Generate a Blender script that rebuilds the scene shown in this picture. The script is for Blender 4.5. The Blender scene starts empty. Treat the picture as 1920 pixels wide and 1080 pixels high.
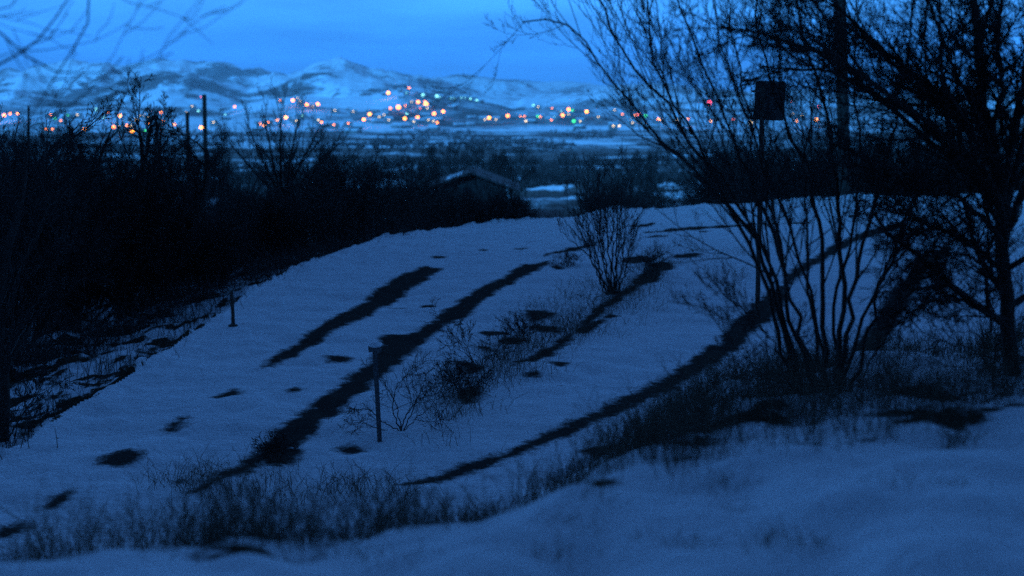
import bpy, math, random
import numpy as np
from mathutils import Vector
R = math.radians
sc = bpy.context.scene
C = sc.collection

# ---------------------------------------------------------------- camera
FPX = 2600.0                       # focal length in pixels of the 1920 wide photograph
PITCH = math.atan(360 / FPX)       # looking slightly down
cam_d = bpy.data.cameras.new('camera')
cam = bpy.data.objects.new('camera', cam_d); C.objects.link(cam)
cam_d.sensor_width = 36.0
cam_d.lens = FPX / 1920 * 36.0
cam_d.clip_start = 0.1
cam_d.clip_end = 60000
cam.location = (0, 0, 0)
cam.rotation_euler = (R(90) - PITCH, 0, 0)
cam_d.dof.use_dof = True
cam_d.dof.focus_distance = 16.5
cam_d.dof.aperture_fstop = 1.25
sc.camera = cam
sc.render.resolution_x, sc.render.resolution_y = 1024, 576

# ---------------------------------------------------------------- sky, light, exposure
SUN_AZ, SUN_EL = 222.0, 24.0      # direction of the added fill lamp, shared by the sky texture
world = bpy.data.worlds.new('World'); sc.world = world; world.use_nodes = True
nt = world.node_tree; nt.nodes.clear()
def N(t, typ, **kw):
    n = t.nodes.new(typ)
    for k, v in kw.items():
        if k.startswith('i_'):
            key = k[2:]
            n.inputs[int(key) if key.isdigit() else key].default_value = v
        else: setattr(n, k, v)
    return n
def ramp(t, stops, interp='LINEAR'):
    n = t.nodes.new('ShaderNodeValToRGB'); cr = n.color_ramp; cr.interpolation = interp
    while len(cr.elements) < len(stops): cr.elements.new(0.5)
    for e, (p, c) in zip(cr.elements, stops):
        e.position = p
        e.color = (c[0], c[1], c[2], 1) if hasattr(c, '__len__') else (c, c, c, 1)
    return n
def mth(t, op, a, b=None, clamp=False):
    n = t.nodes.new('ShaderNodeMath'); n.operation = op; n.use_clamp = clamp
    for i, v in enumerate((a, b)):
        if v is None: continue
        if isinstance(v, (int, float)): n.inputs[i].default_value = v
        else: t.links.new(v, n.inputs[i])
    return n.outputs[0]
def mixc(t, fac, a, b, bt='MIX'):
    n = t.nodes.new('ShaderNodeMix'); n.data_type = 'RGBA'; n.blend_type = bt
    for s, v in ((0, fac), (6, a), (7, b)):
        if isinstance(v, (int, float)): n.inputs[s].default_value = v
        elif isinstance(v, tuple): n.inputs[s].default_value = (v[0], v[1], v[2], 1)
        else: t.links.new(v, n.inputs[s])
    return n.outputs[2]

tc = N(nt, 'ShaderNodeTexCoord')
sep = N(nt, 'ShaderNodeSeparateXYZ'); nt.links.new(tc.outputs['Generated'], sep.inputs[0])
elev = mth(nt, 'MAXIMUM', sep.outputs['Z'], 0.0)
# blue hour overcast: lighter low down, dark towards the zenith
grad = ramp(nt, [(0.0, (0.013, 0.19, 0.78)), (0.025, (0.018, 0.20, 0.78)), (0.07, (0.036, 0.25, 0.74)),
                 (0.16, (0.07, 0.30, 0.84)), (0.34, (0.066, 0.21, 0.60)), (0.60, (0.020, 0.068, 0.20)), (1.0, (0.004, 0.018, 0.06))])
nt.links.new(elev, grad.inputs[0])
mp = N(nt, 'ShaderNodeMapping'); mp.inputs['Scale'].default_value = (4, 4, 26)
nt.links.new(tc.outputs['Generated'], mp.inputs[0])
nz = N(nt, 'ShaderNodeTexNoise', i_Scale=1.6, i_Detail=4.0, i_Roughness=0.5)
nt.links.new(mp.outputs[0], nz.inputs['Vector'])
cl = ramp(nt, [(0.34, 0.80), (0.66, 1.16)]); nt.links.new(nz.outputs['Fac'], cl.inputs[0])
col = mixc(nt, 1.0, grad.outputs[0], cl.outputs[0], 'MULTIPLY')
glow = N(nt, 'ShaderNodeMapRange', interpolation_type='SMOOTHSTEP')       # the afterglow side of the sky lies ahead
glow.inputs[1].default_value = -0.1; glow.inputs[2].default_value = 0.85; glow.inputs[3].default_value = 0.35; glow.inputs[4].default_value = 1.0
nt.links.new(sep.outputs['Y'], glow.inputs[0])
col = mixc(nt, 1.0, col, glow.outputs[0], 'MULTIPLY')
sky = N(nt, 'ShaderNodeTexSky', sky_type='NISHITA', sun_disc=False)
sky.sun_elevation = R(SUN_EL); sky.sun_rotation = R(SUN_AZ); sky.altitude = 1200
bg1 = N(nt, 'ShaderNodeBackground', i_Strength=0.006)      # faint tinted sky texture added over the gradient
skyt = mixc(nt, 1.0, sky.outputs[0], (0.1, 0.35, 1.0), 'MULTIPLY')
nt.links.new(skyt, bg1.inputs[0])
bg2 = N(nt, 'ShaderNodeBackground', i_Strength=1.52); nt.links.new(col, bg2.inputs[0])
ad = N(nt, 'ShaderNodeAddShader'); nt.links.new(bg1.outputs[0], ad.inputs[0]); nt.links.new(bg2.outputs[0], ad.inputs[1])
wo = N(nt, 'ShaderNodeOutputWorld'); nt.links.new(ad.outputs[0], wo.inputs[0])

fill_sun_d = bpy.data.lights.new('sun', 'SUN'); fill_sun_d.energy = 5.0; fill_sun_d.angle = R(8); fill_sun_d.color = (0.05, 0.37, 1.0)  # added blue lamp that brightens the far valley and mountains
sun = bpy.data.objects.new('sun', fill_sun_d); C.objects.link(sun)
sun.rotation_euler = (R(90 - SUN_EL), 0, R(180 - SUN_AZ))

sc.view_settings.view_transform = 'Standard'; sc.view_settings.look = 'None'
sc.view_settings.exposure = 0.40; sc.view_settings.gamma = 1.0
sc.cycles.use_adaptive_sampling = False
sc.cycles.max_bounces = 4; sc.cycles.diffuse_bounces = 2; sc.cycles.glossy_bounces = 1
sc.cycles.volume_bounces = 0
sc.cycles.sample_clamp_indirect = 1.0
sc.cycles.use_denoising = False

# ---------------------------------------------------------------- helpers
def ray(px, py):
    cx, cy = (px - 960) / FPX, (540 - py) / FPX
    return np.array([cx, math.cos(PITCH) + cy * math.sin(PITCH), -math.sin(PITCH) + cy * math.cos(PITCH)])
def at(px, py, Y):
    r = ray(px, py); return r * (Y / r[1])
def onplane(px, py, z=-4.0):
    r = ray(px, py); return r * (z / r[2])

rs = np.random.RandomState(7)
PERM = rs.permutation(4096)
GX = rs.uniform(-1, 1, 4096)
def vnoise(x, y, seed=0):
    xi = np.floor(x).astype(np.int64); yi = np.floor(y).astype(np.int64)
    fx = x - xi; fy = y - yi
    fx = fx * fx * fx * (fx * (fx * 6 - 15) + 10); fy = fy * fy * fy * (fy * (fy * 6 - 15) + 10)
    def h(a, b): return GX[PERM[(PERM[(a + seed * 131) & 4095] + b) & 4095]]
    return (h(xi, yi) * (1 - fx) + h(xi + 1, yi) * fx) * (1 - fy) + (h(xi, yi + 1) * (1 - fx) + h(xi + 1, yi + 1) * fx) * fy
def fbm(x, y, oct=4, seed=0, gain=0.5):
    s = 0; a = 1.0
    for i in range(oct):
        s = s + a * vnoise(x * 2 ** i + 17.3 * i, y * 2 ** i - 9.1 * i, seed + i); a *= gain
    return s
def sstep(a, b, x):
    t = np.clip((x - a) / (b - a), 0, 1); return t * t * (3 - 2 * t)

def tagp(o, label=None, cat=None, group=None, kind=None):
    if label: o['label'] = label
    if cat: o['category'] = cat
    if group: o['group'] = group
    if kind: o['kind'] = kind
    return o
def empty(name, loc=(0, 0, 0), rz=0.0):
    o = bpy.data.objects.new(name, None); C.objects.link(o)
    o.location = loc; o.rotation_euler = (0, 0, rz); o.empty_display_size = 0.2
    return o
def mesh_np(name, V, F, mat, parent=None, smooth=False, attrs=None):
    """V (n,3), F list of arrays (m,k)"""
    me = bpy.data.meshes.new(name)
    Fs = F if isinstance(F, list) else [F]
    nl = sum(f.size for f in Fs); nf = sum(len(f) for f in Fs)
    me.vertices.add(len(V)); me.vertices.foreach_set('co', np.ascontiguousarray(V, dtype=np.float32).ravel())
    me.loops.add(nl); me.polygons.add(nf)
    li = np.concatenate([f.ravel() for f in Fs]).astype(np.int32)
    tot = np.concatenate([np.full(len(f), f.shape[1]) for f in Fs]).astype(np.int32)
    st = np.concatenate([[0], np.cumsum(tot)[:-1]]).astype(np.int32)
    me.loops.foreach_set('vertex_index', li)
    me.polygons.foreach_set('loop_start', st); me.polygons.foreach_set('loop_total', tot)
    if smooth: me.polygons.foreach_set('use_smooth', np.ones(nf, dtype=bool))
    for k, a in (attrs or {}).items():
        at_ = me.attributes.new(k, 'FLOAT', 'POINT'); at_.data.foreach_set('value', a.astype(np.float32))
    me.update(calc_edges=True)
    me.materials.append(mat)
    o = bpy.data.objects.new(name, me); C.objects.link(o)
    if parent: o.parent = parent
    return o

class MB:
    """collects simple solids into one mesh"""
    def __init__(s): s.v = []; s.f = []
    def add(s, vs, fs):
        b = len(s.v); s.v += [tuple(v) for v in vs]; s.f += [tuple(b + i for i in f) for f in fs]
    def box(s, x0, x1, y0, y1, z0, z1):
        s.add([(x0, y0, z0), (x1, y0, z0), (x1, y1, z0), (x0, y1, z0), (x0, y0, z1), (x1, y0, z1), (x1, y1, z1), (x0, y1, z1)],
              [(0, 3, 2, 1), (4, 5, 6, 7), (0, 1, 5, 4), (1, 2, 6, 5), (2, 3, 7, 6), (3, 0, 4, 7)])
    def tube(s, pts, rad, n=8):
        pts = [Vector(p) for p in pts]; rings = []
        for i, p in enumerate(pts):
            t = (pts[min(i + 1, len(pts) - 1)] - pts[max(i - 1, 0)]).normalized()
            a = t.cross(Vector((0.31, 0.95, 0.05))).normalized(); b = t.cross(a)
            r = rad[i] if hasattr(rad, '__len__') else rad
            rings.append([p + a * r * math.cos(k * 2 * math.pi / n) + b * r * math.sin(k * 2 * math.pi / n) for k in range(n)])
        vs = [v for r in rings for v in r]; fs = []
        for i in range(len(pts) - 1):
            for k in range(n):
                fs.append((i * n + k, i * n + (k + 1) % n, (i + 1) * n + (k + 1) % n, (i + 1) * n + k))
        fs.append(tuple(range(n))[::-1]); fs.append(tuple((len(pts) - 1) * n + k for k in range(n)))
        s.add(vs, fs)
    def ball(s, c, r, nu=10, nv=6, sz=1.0):
        vs = [(c[0], c[1], c[2] - r * sz)]; fs = []
        for j in range(1, nv):
            ph = -math.pi / 2 + math.pi * j / nv
            for i in range(nu):
                th = 2 * math.pi * i / nu
                vs.append((c[0] + r * math.cos(ph) * math.cos(th), c[1] + r * math.cos(ph) * math.sin(th), c[2] + r * sz * math.sin(ph)))
        vs.append((c[0], c[1], c[2] + r * sz))
        for i in range(nu):
            fs.append((0, 1 + (i + 1) % nu, 1 + i))
            for j in range(nv - 2):
                a = 1 + j * nu; fs.append((a + i, a + (i + 1) % nu, a + nu + (i + 1) % nu, a + nu + i))
            a = 1 + (nv - 2) * nu; fs.append((a + i, a + (i + 1) % nu, len(vs) - 1))
        s.add(vs, fs)
    def build(s, name, mat, parent=None, loc=None):
        me = bpy.data.meshes.new(name); me.from_pydata(s.v, [], s.f); me.update(); me.materials.append(mat)
        o = bpy.data.objects.new(name, me); C.objects.link(o)
        if parent: o.parent = parent
        if loc is not None: o.location = loc
        return o

def copy_tree(o, parent=None):
    c = o.copy(); C.objects.link(c)
    if parent: c.parent = parent
    for ch in [x for x in KIDS.get(o.name, [])]: copy_tree(ch, c)
    return c
KIDS = {}
def remember(o):
    KIDS[o.name] = [x for x in bpy.data.objects if x.parent == o]
    for k in KIDS[o.name]: remember(k)

# ---------------------------------------------------------------- materials
def pbr(name, base=(0.5,) * 3, rough=0.8, var=None, scale=8.0, emis=None, est=0.0, metal=0.0, bump=0.0, spec=0.3):
    m = bpy.data.materials.new(name); m.use_nodes = True; t = m.node_tree
    b = t.nodes['Principled BSDF']; b.inputs['Roughness'].default_value = rough; b.inputs['Metallic'].default_value = metal
    b.inputs['Specular IOR Level'].default_value = spec
    b.inputs['Base Color'].default_value = (*base, 1)
    if var or bump:
        co = N(t, 'ShaderNodeTexCoord'); nz = N(t, 'ShaderNodeTexNoise', i_Scale=scale, i_Detail=5.0)
        t.links.new(co.outputs['Object'], nz.inputs['Vector'])
        if var: t.links.new(mixc(t, nz.outputs['Fac'], base, var), b.inputs['Base Color'])
        if bump:
            bp = N(t, 'ShaderNodeBump', i_Strength=bump, i_Distance=0.02)
            t.links.new(nz.outputs['Fac'], bp.inputs['Height']); t.links.new(bp.outputs[0], b.inputs['Normal'])
    if emis:
        b.inputs['Emission Color'].default_value = (*emis, 1); b.inputs['Emission Strength'].default_value = est
    return m

def snow_material(name, near=True, far=False, lo=0.52, hi=0.74):
    m = bpy.data.materials.new(name); m.use_nodes = True; t = m.node_tree; b = t.nodes['Principled BSDF']
    co = N(t, 'ShaderNodeTexCoord'); P = co.outputs['Object']
    def noise(s, d=4.0, r=0.55, vec=None, dist=0.0):
        n = N(t, 'ShaderNodeTexNoise', i_Scale=s, i_Detail=d, i_Roughness=r, i_Distortion=dist)
        t.links.new(vec or P, n.inputs['Vector']); return n.outputs['Fac']
    snow = mixc(t, noise(0.5 if not far else 0.004), (0.72, 0.76, 0.80), (0.84, 0.86, 0.88))
    brush = N(t, 'ShaderNodeAttribute', attribute_name='brush').outputs['Fac']
    if not far:
        bare = N(t, 'ShaderNodeAttribute', attribute_name='bare').outputs['Fac']      # metres, below 0 = melted through
        wob = mth(t, 'MULTIPLY', mth(t, 'SUBTRACT', noise(2.6, 6.0, 0.66), 0.5), 0.50)
        wob2 = mth(t, 'MULTIPLY', mth(t, 'SUBTRACT', noise(14.0, 3.0, 0.7), 0.5), 0.16)
        s = mth(t, 'ADD', mth(t, 'ADD', bare, wob), wob2)
        k = N(t, 'ShaderNodeMapRange', interpolation_type='SMOOTHSTEP'); k.inputs[1].default_value = 0.09; k.inputs[2].default_value = -0.07
        t.links.new(s, k.inputs[0]); kb = k.outputs[0]
        asphalt = mixc(t, noise(30.0), (0.026, 0.024, 0.023), (0.075, 0.068, 0.060))
        # brushy ground where leaf litter and stalks show through the snow
        n1 = noise(1.1, 6.0, 0.68)
        kk = N(t, 'ShaderNodeMapRange', interpolation_type='SMOOTHSTEP')
        t.links.new(mth(t, 'ADD', n1, mth(t, 'MULTIPLY', brush, 0.5)), kk.inputs[0])
        kk.inputs[1].default_value = 0.70; kk.inputs[2].default_value = 0.76
        litter = mixc(t, noise(9.0), (0.025, 0.02, 0.015), (0.075, 0.058, 0.04))
        # thin faint grit and stalk specks in the open snow
        n2 = noise(6.0, 4.0, 0.75)
        sp = N(t, 'ShaderNodeMapRange'); sp.inputs[1].default_value = 0.66; sp.inputs[2].default_value = 0.74
        t.links.new(n2, sp.inputs[0]); spf = mth(t, 'MULTIPLY', sp.outputs[0], 0.55)
        c = mixc(t, spf, snow, (0.22, 0.20, 0.18))
        c = mixc(t, kk.outputs[0], c, litter)
        c = mixc(t, kb, c, asphalt)
        t.links.new(c, b.inputs['Base Color'])
        hgt = mth(t, 'ADD', mth(t, 'ADD', noise(2.2, 6.0, 0.62), mth(t, 'MULTIPLY', noise(17.0, 4.0, 0.7), 0.22)), mth(t, 'MULTIPLY', kb, -0.45))
        bp = N(t, 'ShaderNodeBump', i_Strength=0.8, i_Distance=0.12)
        t.links.new(hgt, bp.inputs['Height']); t.links.new(bp.outputs[0], b.inputs['Normal'])
        rg = mth(t, 'SUBTRACT', 0.75, mth(t, 'MULTIPLY', kb, 0.1)); t.links.new(rg, b.inputs['Roughness'])
        b.inputs['Specular IOR Level'].default_value = 0.0; b.inputs['IOR'].default_value = 1.0
    else:
        mp = N(t, 'ShaderNodeMapping'); mp.inputs['Scale'].default_value = (0.55, 1.0, 2.2); t.links.new(P, mp.inputs[0])
        n1 = noise(0.018, 10.0, 0.72, mp.outputs[0], 0.5); n3 = noise(0.07, 6.0, 0.8)
        f = mth(t, 'ADD', mth(t, 'ADD', mth(t, 'MULTIPLY', n1, 0.76), mth(t, 'MULTIPLY', n3, 0.30)), mth(t, 'MULTIPLY', brush, 0.36))
        k = N(t, 'ShaderNodeMapRange', interpolation_type='SMOOTHSTEP'); t.links.new(f, k.inputs[0])
        k.inputs[1].default_value = lo; k.inputs[2].default_value = hi
        litter = mixc(t, noise(0.06), (0.04, 0.034, 0.03), (0.11, 0.095, 0.08))
        t.links.new(mixc(t, k.outputs[0], snow, litter), b.inputs['Base Color'])
        b.inputs['Roughness'].default_value = 0.85; b.inputs['Specular IOR Level'].default_value = 0.1
    return m

M_snow = snow_material('snow_near'); M_road = snow_material('snow_road'); M_far = snow_material('snow_far', far=True); M_mtn = snow_material('snow_mountain', far=True, lo=0.61, hi=0.71)
M_bark = pbr('bark', (0.022, 0.018, 0.015), 0.9, (0.05, 0.042, 0.036), 12.0)
M_twig = pbr('twig', (0.030, 0.025, 0.022), 0.9)
M_wood = pbr('weathered_wood', (0.035, 0.03, 0.026), 0.85, (0.07, 0.06, 0.05), 14.0, bump=0.4)
M_weed = pbr('dry_weed', (0.055, 0.043, 0.03), 0.95, (0.11, 0.088, 0.06), 3.0)
M_metal = pbr('dull_metal', (0.12, 0.12, 0.125), 0.6, (0.07, 0.07, 0.075), 6.0, metal=0.4)
M_black = pbr('dark_sheet_metal', (0.03, 0.03, 0.03), 0.7, (0.05, 0.05, 0.05), 5.0)
M_cap = pbr('snow_cap', (0.8, 0.82, 0.85), 0.8, (0.7, 0.73, 0.77), 10.0)
M_wall = pbr('wall_render', (0.06, 0.054, 0.05), 0.9, (0.035, 0.032, 0.03), 2.0)
M_wall2 = pbr('pale_wall_render', (0.22, 0.2, 0.18), 0.9, (0.12, 0.11, 0.10), 0.4)
M_roofsnow = pbr('snowy_roof', (0.75, 0.78, 0.8), 0.8, (0.45, 0.45, 0.46), 0.8)
M_roof = pbr('dark_roof', (0.04, 0.038, 0.036), 0.8, (0.07, 0.066, 0.06), 4.0)
M_glass = pbr('dark_glass', (0.02, 0.02, 0.025), 0.2)
M_pale = pbr('pale_paint', (0.6, 0.6, 0.6), 0.6, (0.45, 0.45, 0.45), 9.0)

# ---------------------------------------------------------------- terrain
EDGE = [(-500, 1150), (-250, 985), (0, 850), (110, 785), (250, 700), (380, 615), (500, 530), (600, 482), (700, 450), (850, 426),
        (1050, 408), (1300, 385), (1500, 374), (1750, 365), (1920, 360), (2300, 350)]
eu, ed = [], []
for p in EDGE:
    w = onplane(*p); eu.append(w[0] / w[1]); ed.append(w[1])
eu, ed = np.array(eu), np.array(ed)
CREST = [(-200, 1165), (100, 1110), (300, 1068), (600, 1000), (900, 974), (1000, 942), (1200, 888), (1500, 862), (1700, 825), (1920, 768), (2200, 720)]
cu, cd_ = [], []
for p in CREST:
    w = onplane(*p, z=-1.55); cu.append(w[0] / w[1]); cd_.append(w[1])
PU = lambda px: (px - 960) / FPX
midu = [PU(-200), PU(600), PU(900), PU(1100), PU(1400), PU(1600), PU(2000)]
midd = [8.0, 8.5, 8.5, 9.5, 12.5, 13.5, 14.5]
midz = [-3.0, -3.0, -2.95, -2.9, -2.62, -2.6, -2.55]
footd = [11.5, 12.5, 13.0, 15.0, 18.5, 20.0, 21.0]
CD = [0, 30, 60, 80, 110, 200, 300, 600, 1000, 1400, 1e5]
CZ = [-9, -8.0, -7.6, -8.4, -9.4, -14.2, -18.2, -27, -34, -37, -37]
LAYERS = [   # distance, rise width, [(px, py)]
    (1800, 420, [(-600, 226), (0, 222), (200, 218), (400, 224), (620, 222), (760, 216), (900, 226), (1000, 222), (1200, 226), (1400, 222), (1700, 226), (2500, 224)]),
    (2300, 520, [(-600, 196), (0, 200), (200, 204), (420, 205), (500, 192), (560, 184), (640, 188), (700, 182), (760, 168), (810, 166), (850, 178), (880, 184), (960, 200), (1060, 198), (1200, 206), (1920, 208), (2500, 206)]),
    (3300, 700, [(-600, 160), (0, 172), (120, 170), (220, 158), (320, 146), (400, 158), (470, 176), (520, 172), (580, 156), (640, 150), (700, 152), (760, 166), (860, 180), (960, 186), (1200, 190), (1920, 196), (2500, 190)]),
    (4700, 900, [(-600, 120), (0, 150), (70, 136), (150, 120), (220, 124), (300, 110), (350, 117), (420, 127), (480, 148), (540, 152), (600, 136), (650, 127), (690, 140), (740, 152), (800, 160), (900, 166), (1000, 172), (1200, 176), (1500, 186), (1920, 190), (2500, 170)]),
    (7600, 1000, [(-600, 120), (0, 160), (500, 160), (700, 156), (800, 147), (860, 140), (930, 146), (1000, 152), (1100, 156), (1250, 162), (1400, 172), (1700, 178), (1920, 180), (2500, 160)]),
]
def height(x, y):
    d = np.hypot(x, y); th = np.arctan2(x, y)
    u = np.tan(np.clip(th, -0.75, 0.75))
    Y = d * np.cos(np.clip(th, -0.75, 0.75))
    c = np.interp(u, cu, cd_); m = np.interp(u, midu, midd); mz = np.interp(u, midu, midz); f = np.interp(u, midu, footd)
    c = c + 0.22 * vnoise(u * 14, u * 0 + 3.3)
    t1 = np.clip(Y / c, 0, 1); z0 = -1.40 - 0.15 * t1
    t2 = np.clip((Y - c) / (m - c), 0, 1); z1 = z0 + (mz + 1.55) * (t2 ** 1.05)
    t3 = sstep(0, 1, (Y - m) / (f - m)); zn = z1 * (1 - t3) + (-4.0) * t3
    e = np.interp(u, eu, ed) + 0.35 * vnoise(u * 30, u * 0)
    over = np.maximum(Y - e, 0)
    gr = 0.15 - 0.055 * sstep(-0.1, -0.2, u)
    drop = -4.0 - gr * over * sstep(-0.2, 1.6, over) - 0.25 * sstep(0, 1.2, over)
    Cz = np.interp(Y, CD, CZ)
    far = np.where(over > 0, np.maximum(drop, Cz), -4.0)
    # smooth join of the two
    hh = np.clip(0.5 + 0.5 * (drop - Cz) / 0.6, 0, 1)
    far = np.where(over > 0, Cz + (drop - Cz) * hh + 0.3 * hh * (1 - hh), far)
    z = np.where(Y < f, zn, far)
    # distant ranges
    base = z.copy()
    nzs = fbm(x / 260, y / 320, 5, 3, 0.6); nz2 = fbm(x / 90, y / 90, 3, 9)
    rid = 1 - np.abs(fbm(x / 380 + 5, y / 700, 4, 21)) * 1.4
    sel = d > 1000
    for i, (D, W, pr) in enumerate(LAYERS):
        pu = [PU(p[0]) for p in pr]; pz = [D * (180 - p[1]) / FPX for p in pr]
        pk = np.interp(u, pu, pz)
        amp = (3.0, 12.0, 40.0, 60.0, 30.0)[i]
        Dl = D * (1 + 0.05 * vnoise(u * 9 + i * 7, u * 0 + i))
        prof = np.where(Y < Dl, sstep(0, 1, 1 - (Dl - Y) / W), np.maximum(0.35, sstep(0, 1, 1 - (Y - Dl) / (W * 1.6))))
        zi = -37 + (pk + 37) * prof + amp * nzs * np.clip(prof, 0, 1) * (0.35 + 0.65 * np.clip(np.abs(Y - Dl) / W, 0, 1)) \
            + amp * 1.1 * (rid - 0.8) * prof * (1 - prof) * 3.0 + 0.8 * nz2 * prof
        base = np.where(sel & (Y > Dl - W), np.maximum(base, zi), base)
    z = base
    # local relief
    on_road = sstep(0.0, 1.5, Y - f) * (1 - sstep(-1.0, 0.5, Y - e))
    a_near = np.where(Y < f, 1.0, np.where(over > 0, 1.4, 0.0))
    z = z + (1 - on_road) * (0.08 * fbm(x / 0.7, y / 0.7, 3, 5, 0.5) + 0.13 * vnoise(x / 2.1, y / 2.1, 8)) * np.clip(a_near, 0, 1.4) * sstep(1.0, 3.0, d)
    z = z + on_road * (0.034 * fbm(x / 0.6, y / 0.6, 3, 6) + 0.05 * vnoise(x / 3, y / 3, 4))
    z = z + np.where(over > 0, sstep(2, 30, over) * 0.5 * fbm(x / 14, y / 14, 4, 12), 0)
    z = z + np.where(d > 250, sstep(250, 700, d) * 1.4 * fbm(x / 120, y / 120, 4, 14), 0)
    # unseen hillside behind the camera, raised steeply to shade the near ground
    back = sstep(-0.15, -0.75, np.cos(th) - 0.45)
    hill = -1.4 + 0.58 * np.clip(d - 2, 0, 215)
    z = z * (1 - back) + np.where(back > 0, np.maximum(hill, z), z) * back
    return z
def hgt1(x, y): return float(height(np.array([float(x)]), np.array([float(y)]))[0])
def ground_hit(px, py, d0=3.0, d1=9000.0, lift=0.0, n=6000):
    r = ray(px, py); Y = d0 * (d1 / d0) ** np.linspace(0, 1, n); t = Y / r[1]
    x, y, z = r[0] * t, Y, r[2] * t
    g = height(x, y) + lift; h = np.nonzero(z < g)[0]
    if len(h) == 0: return None
    i = h[0]; return np.array([x[i], y[i], g[i] - lift])

# melted-through wheel tracks and patches, outlined on the road plane
def ell(cx, cy, w, h, a=0.0, n=12):
    o = []
    for k in range(n):
        t = 2 * math.pi * k / n; x, y = w / 2 * math.cos(t), h / 2 * math.sin(t)
        o.append((cx + x * math.cos(a) - y * math.sin(a), cy + x * math.sin(a) + y * math.cos(a)))
    return o
def strip(pts):  # (x, y, half height in px)
    return [(x, y - h) for x, y, h in pts] + [(x, y + h) for x, y, h in reversed(pts)]
POLY = [
    [(494, 693), (500, 680), (560, 640), (640, 588), (700, 548), (756, 512), (798, 499), (833, 501), (818, 514), (795, 528), (740, 560), (680, 600), (620, 632), (560, 668), (512, 690)],
    [(352, 924), (420, 884), (470, 846), (530, 800), (600, 750), (660, 706), (696, 684), (706, 650), (716, 634), (770, 631), (800, 610), (840, 580), (880, 556), (908, 538), (945, 523), (975, 500), (1037, 487), (1030, 498),
     (965, 530), (925, 556), (880, 590), (830, 612), (795, 645), (760, 674), (722, 706), (690, 734), (640, 768), (604, 792), (590, 812), (545, 832), (500, 862), (470, 880), (400, 906)],
    strip([(1020, 481, 1), (1050, 474, 3), (1085, 467, 4), (1110, 459, 3), (1130, 452, 1)]),
    ell(430, 738, 44, 18, -0.25), ell(410, 748, 24, 6), ell(332, 794, 46, 16, -0.4), ell(228, 861, 76, 28, -0.25), ell(112, 939, 66, 18, -0.5), ell(20, 995, 70, 20, -0.3),
    ell(634, 677, 52, 9), ell(820, 482, 30, 5), ell(907, 469, 14, 4), ell(975, 465, 28, 5), ell(804, 572, 32, 5), ell(552, 733, 20, 8), ell(335, 895, 12, 8),
    ell(1045, 502, 24, 7), ell(740, 575, 60, 1.5),
    [(742, 910), (830, 879), (900, 858), (960, 842), (1010, 820), (1100, 778), (1200, 730), (1255, 703), (1300, 675), (1325, 653), (1370, 646), (1388, 655),
     (1342, 682), (1270, 722), (1180, 768), (1080, 808), (1000, 838), (900, 876), (840, 891), (760, 914)],
    [(1345, 668), (1350, 640), (1378, 602), (1410, 575), (1440, 548), (1475, 530), (1480, 560), (1446, 596), (1410, 628), (1385, 655)],
    strip([(1470, 530, 12), (1510, 500, 9), (1560, 470, 8), (1620, 442, 6), (1700, 420, 5)]),
    [(1530, 740), (1580, 690), (1625, 620), (1665, 555), (1720, 490), (1775, 455), (1790, 465), (1740, 510), (1700, 570), (1665, 640), (1640, 690), (1610, 750)],
    strip([(1205, 436, 1), (1260, 430, 2), (1320, 427, 2), (1400, 422, 2), (1520, 416, 2)]), ell(1232, 444, 44, 4, -0.1), ell(1205, 421, 50, 4, -0.1), ell(1325, 434, 26, 5),
    ell(1135, 843, 84, 14, -0.08), ell(1050, 688, 34, 10), ell(1000, 706, 30, 8), ell(1010, 824, 50, 9, -0.1),
    strip([(962, 688, 4), (1000, 676, 9), (1040, 652, 9), (1072, 630, 5)]), strip([(1085, 618, 6), (1112, 594, 10), (1135, 578, 8), (1165, 556, 10), (1200, 530, 8), (1228, 506, 8), (1245, 492, 4)]),
    ell(1010, 590, 56, 17), ell(1025, 615, 60, 16, 0.1), ell(960, 640, 40, 14), ell(1110, 612, 60, 16, -0.3), ell(875, 690, 60, 12, 0.2), ell(880, 745, 56, 34, -0.3),
    ell(1145, 596, 26, 10), ell(1195, 488, 60, 12), ell(1215, 520, 60, 26, -0.4), ell(660, 835, 56, 12), ell(520, 848, 90, 30, -0.2), ell(925, 625, 50, 8), ell(905, 655, 60, 8, 0.2),
    ell(1240, 500, 50, 20), ell(1290, 480, 60, 8, -0.1),
]
def poly_sdf(px, py, poly):
    P = np.array(poly); Q = np.roll(P, -1, axis=0)
    d = np.full(px.shape, 1e9); ins = np.zeros(px.shape, bool)
    for (ax, ay), (bx, by) in zip(P, Q):
        ex, ey = bx - ax, by - ay; l2 = ex * ex + ey * ey + 1e-12
        t = np.clip(((px - ax) * ex + (py - ay) * ey) / l2, 0, 1)
        d = np.minimum(d, np.hypot(px - ax - t * ex, py - ay - t * ey))
        c = (ay > py) != (by > py)
        with np.errstate(divide='ignore', invalid='ignore'):
            ins ^= c & (px < ex * (py - ay) / (by - ay if by != ay else 1e-12) + ax)
    return np.where(ins, -d, d)

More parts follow.
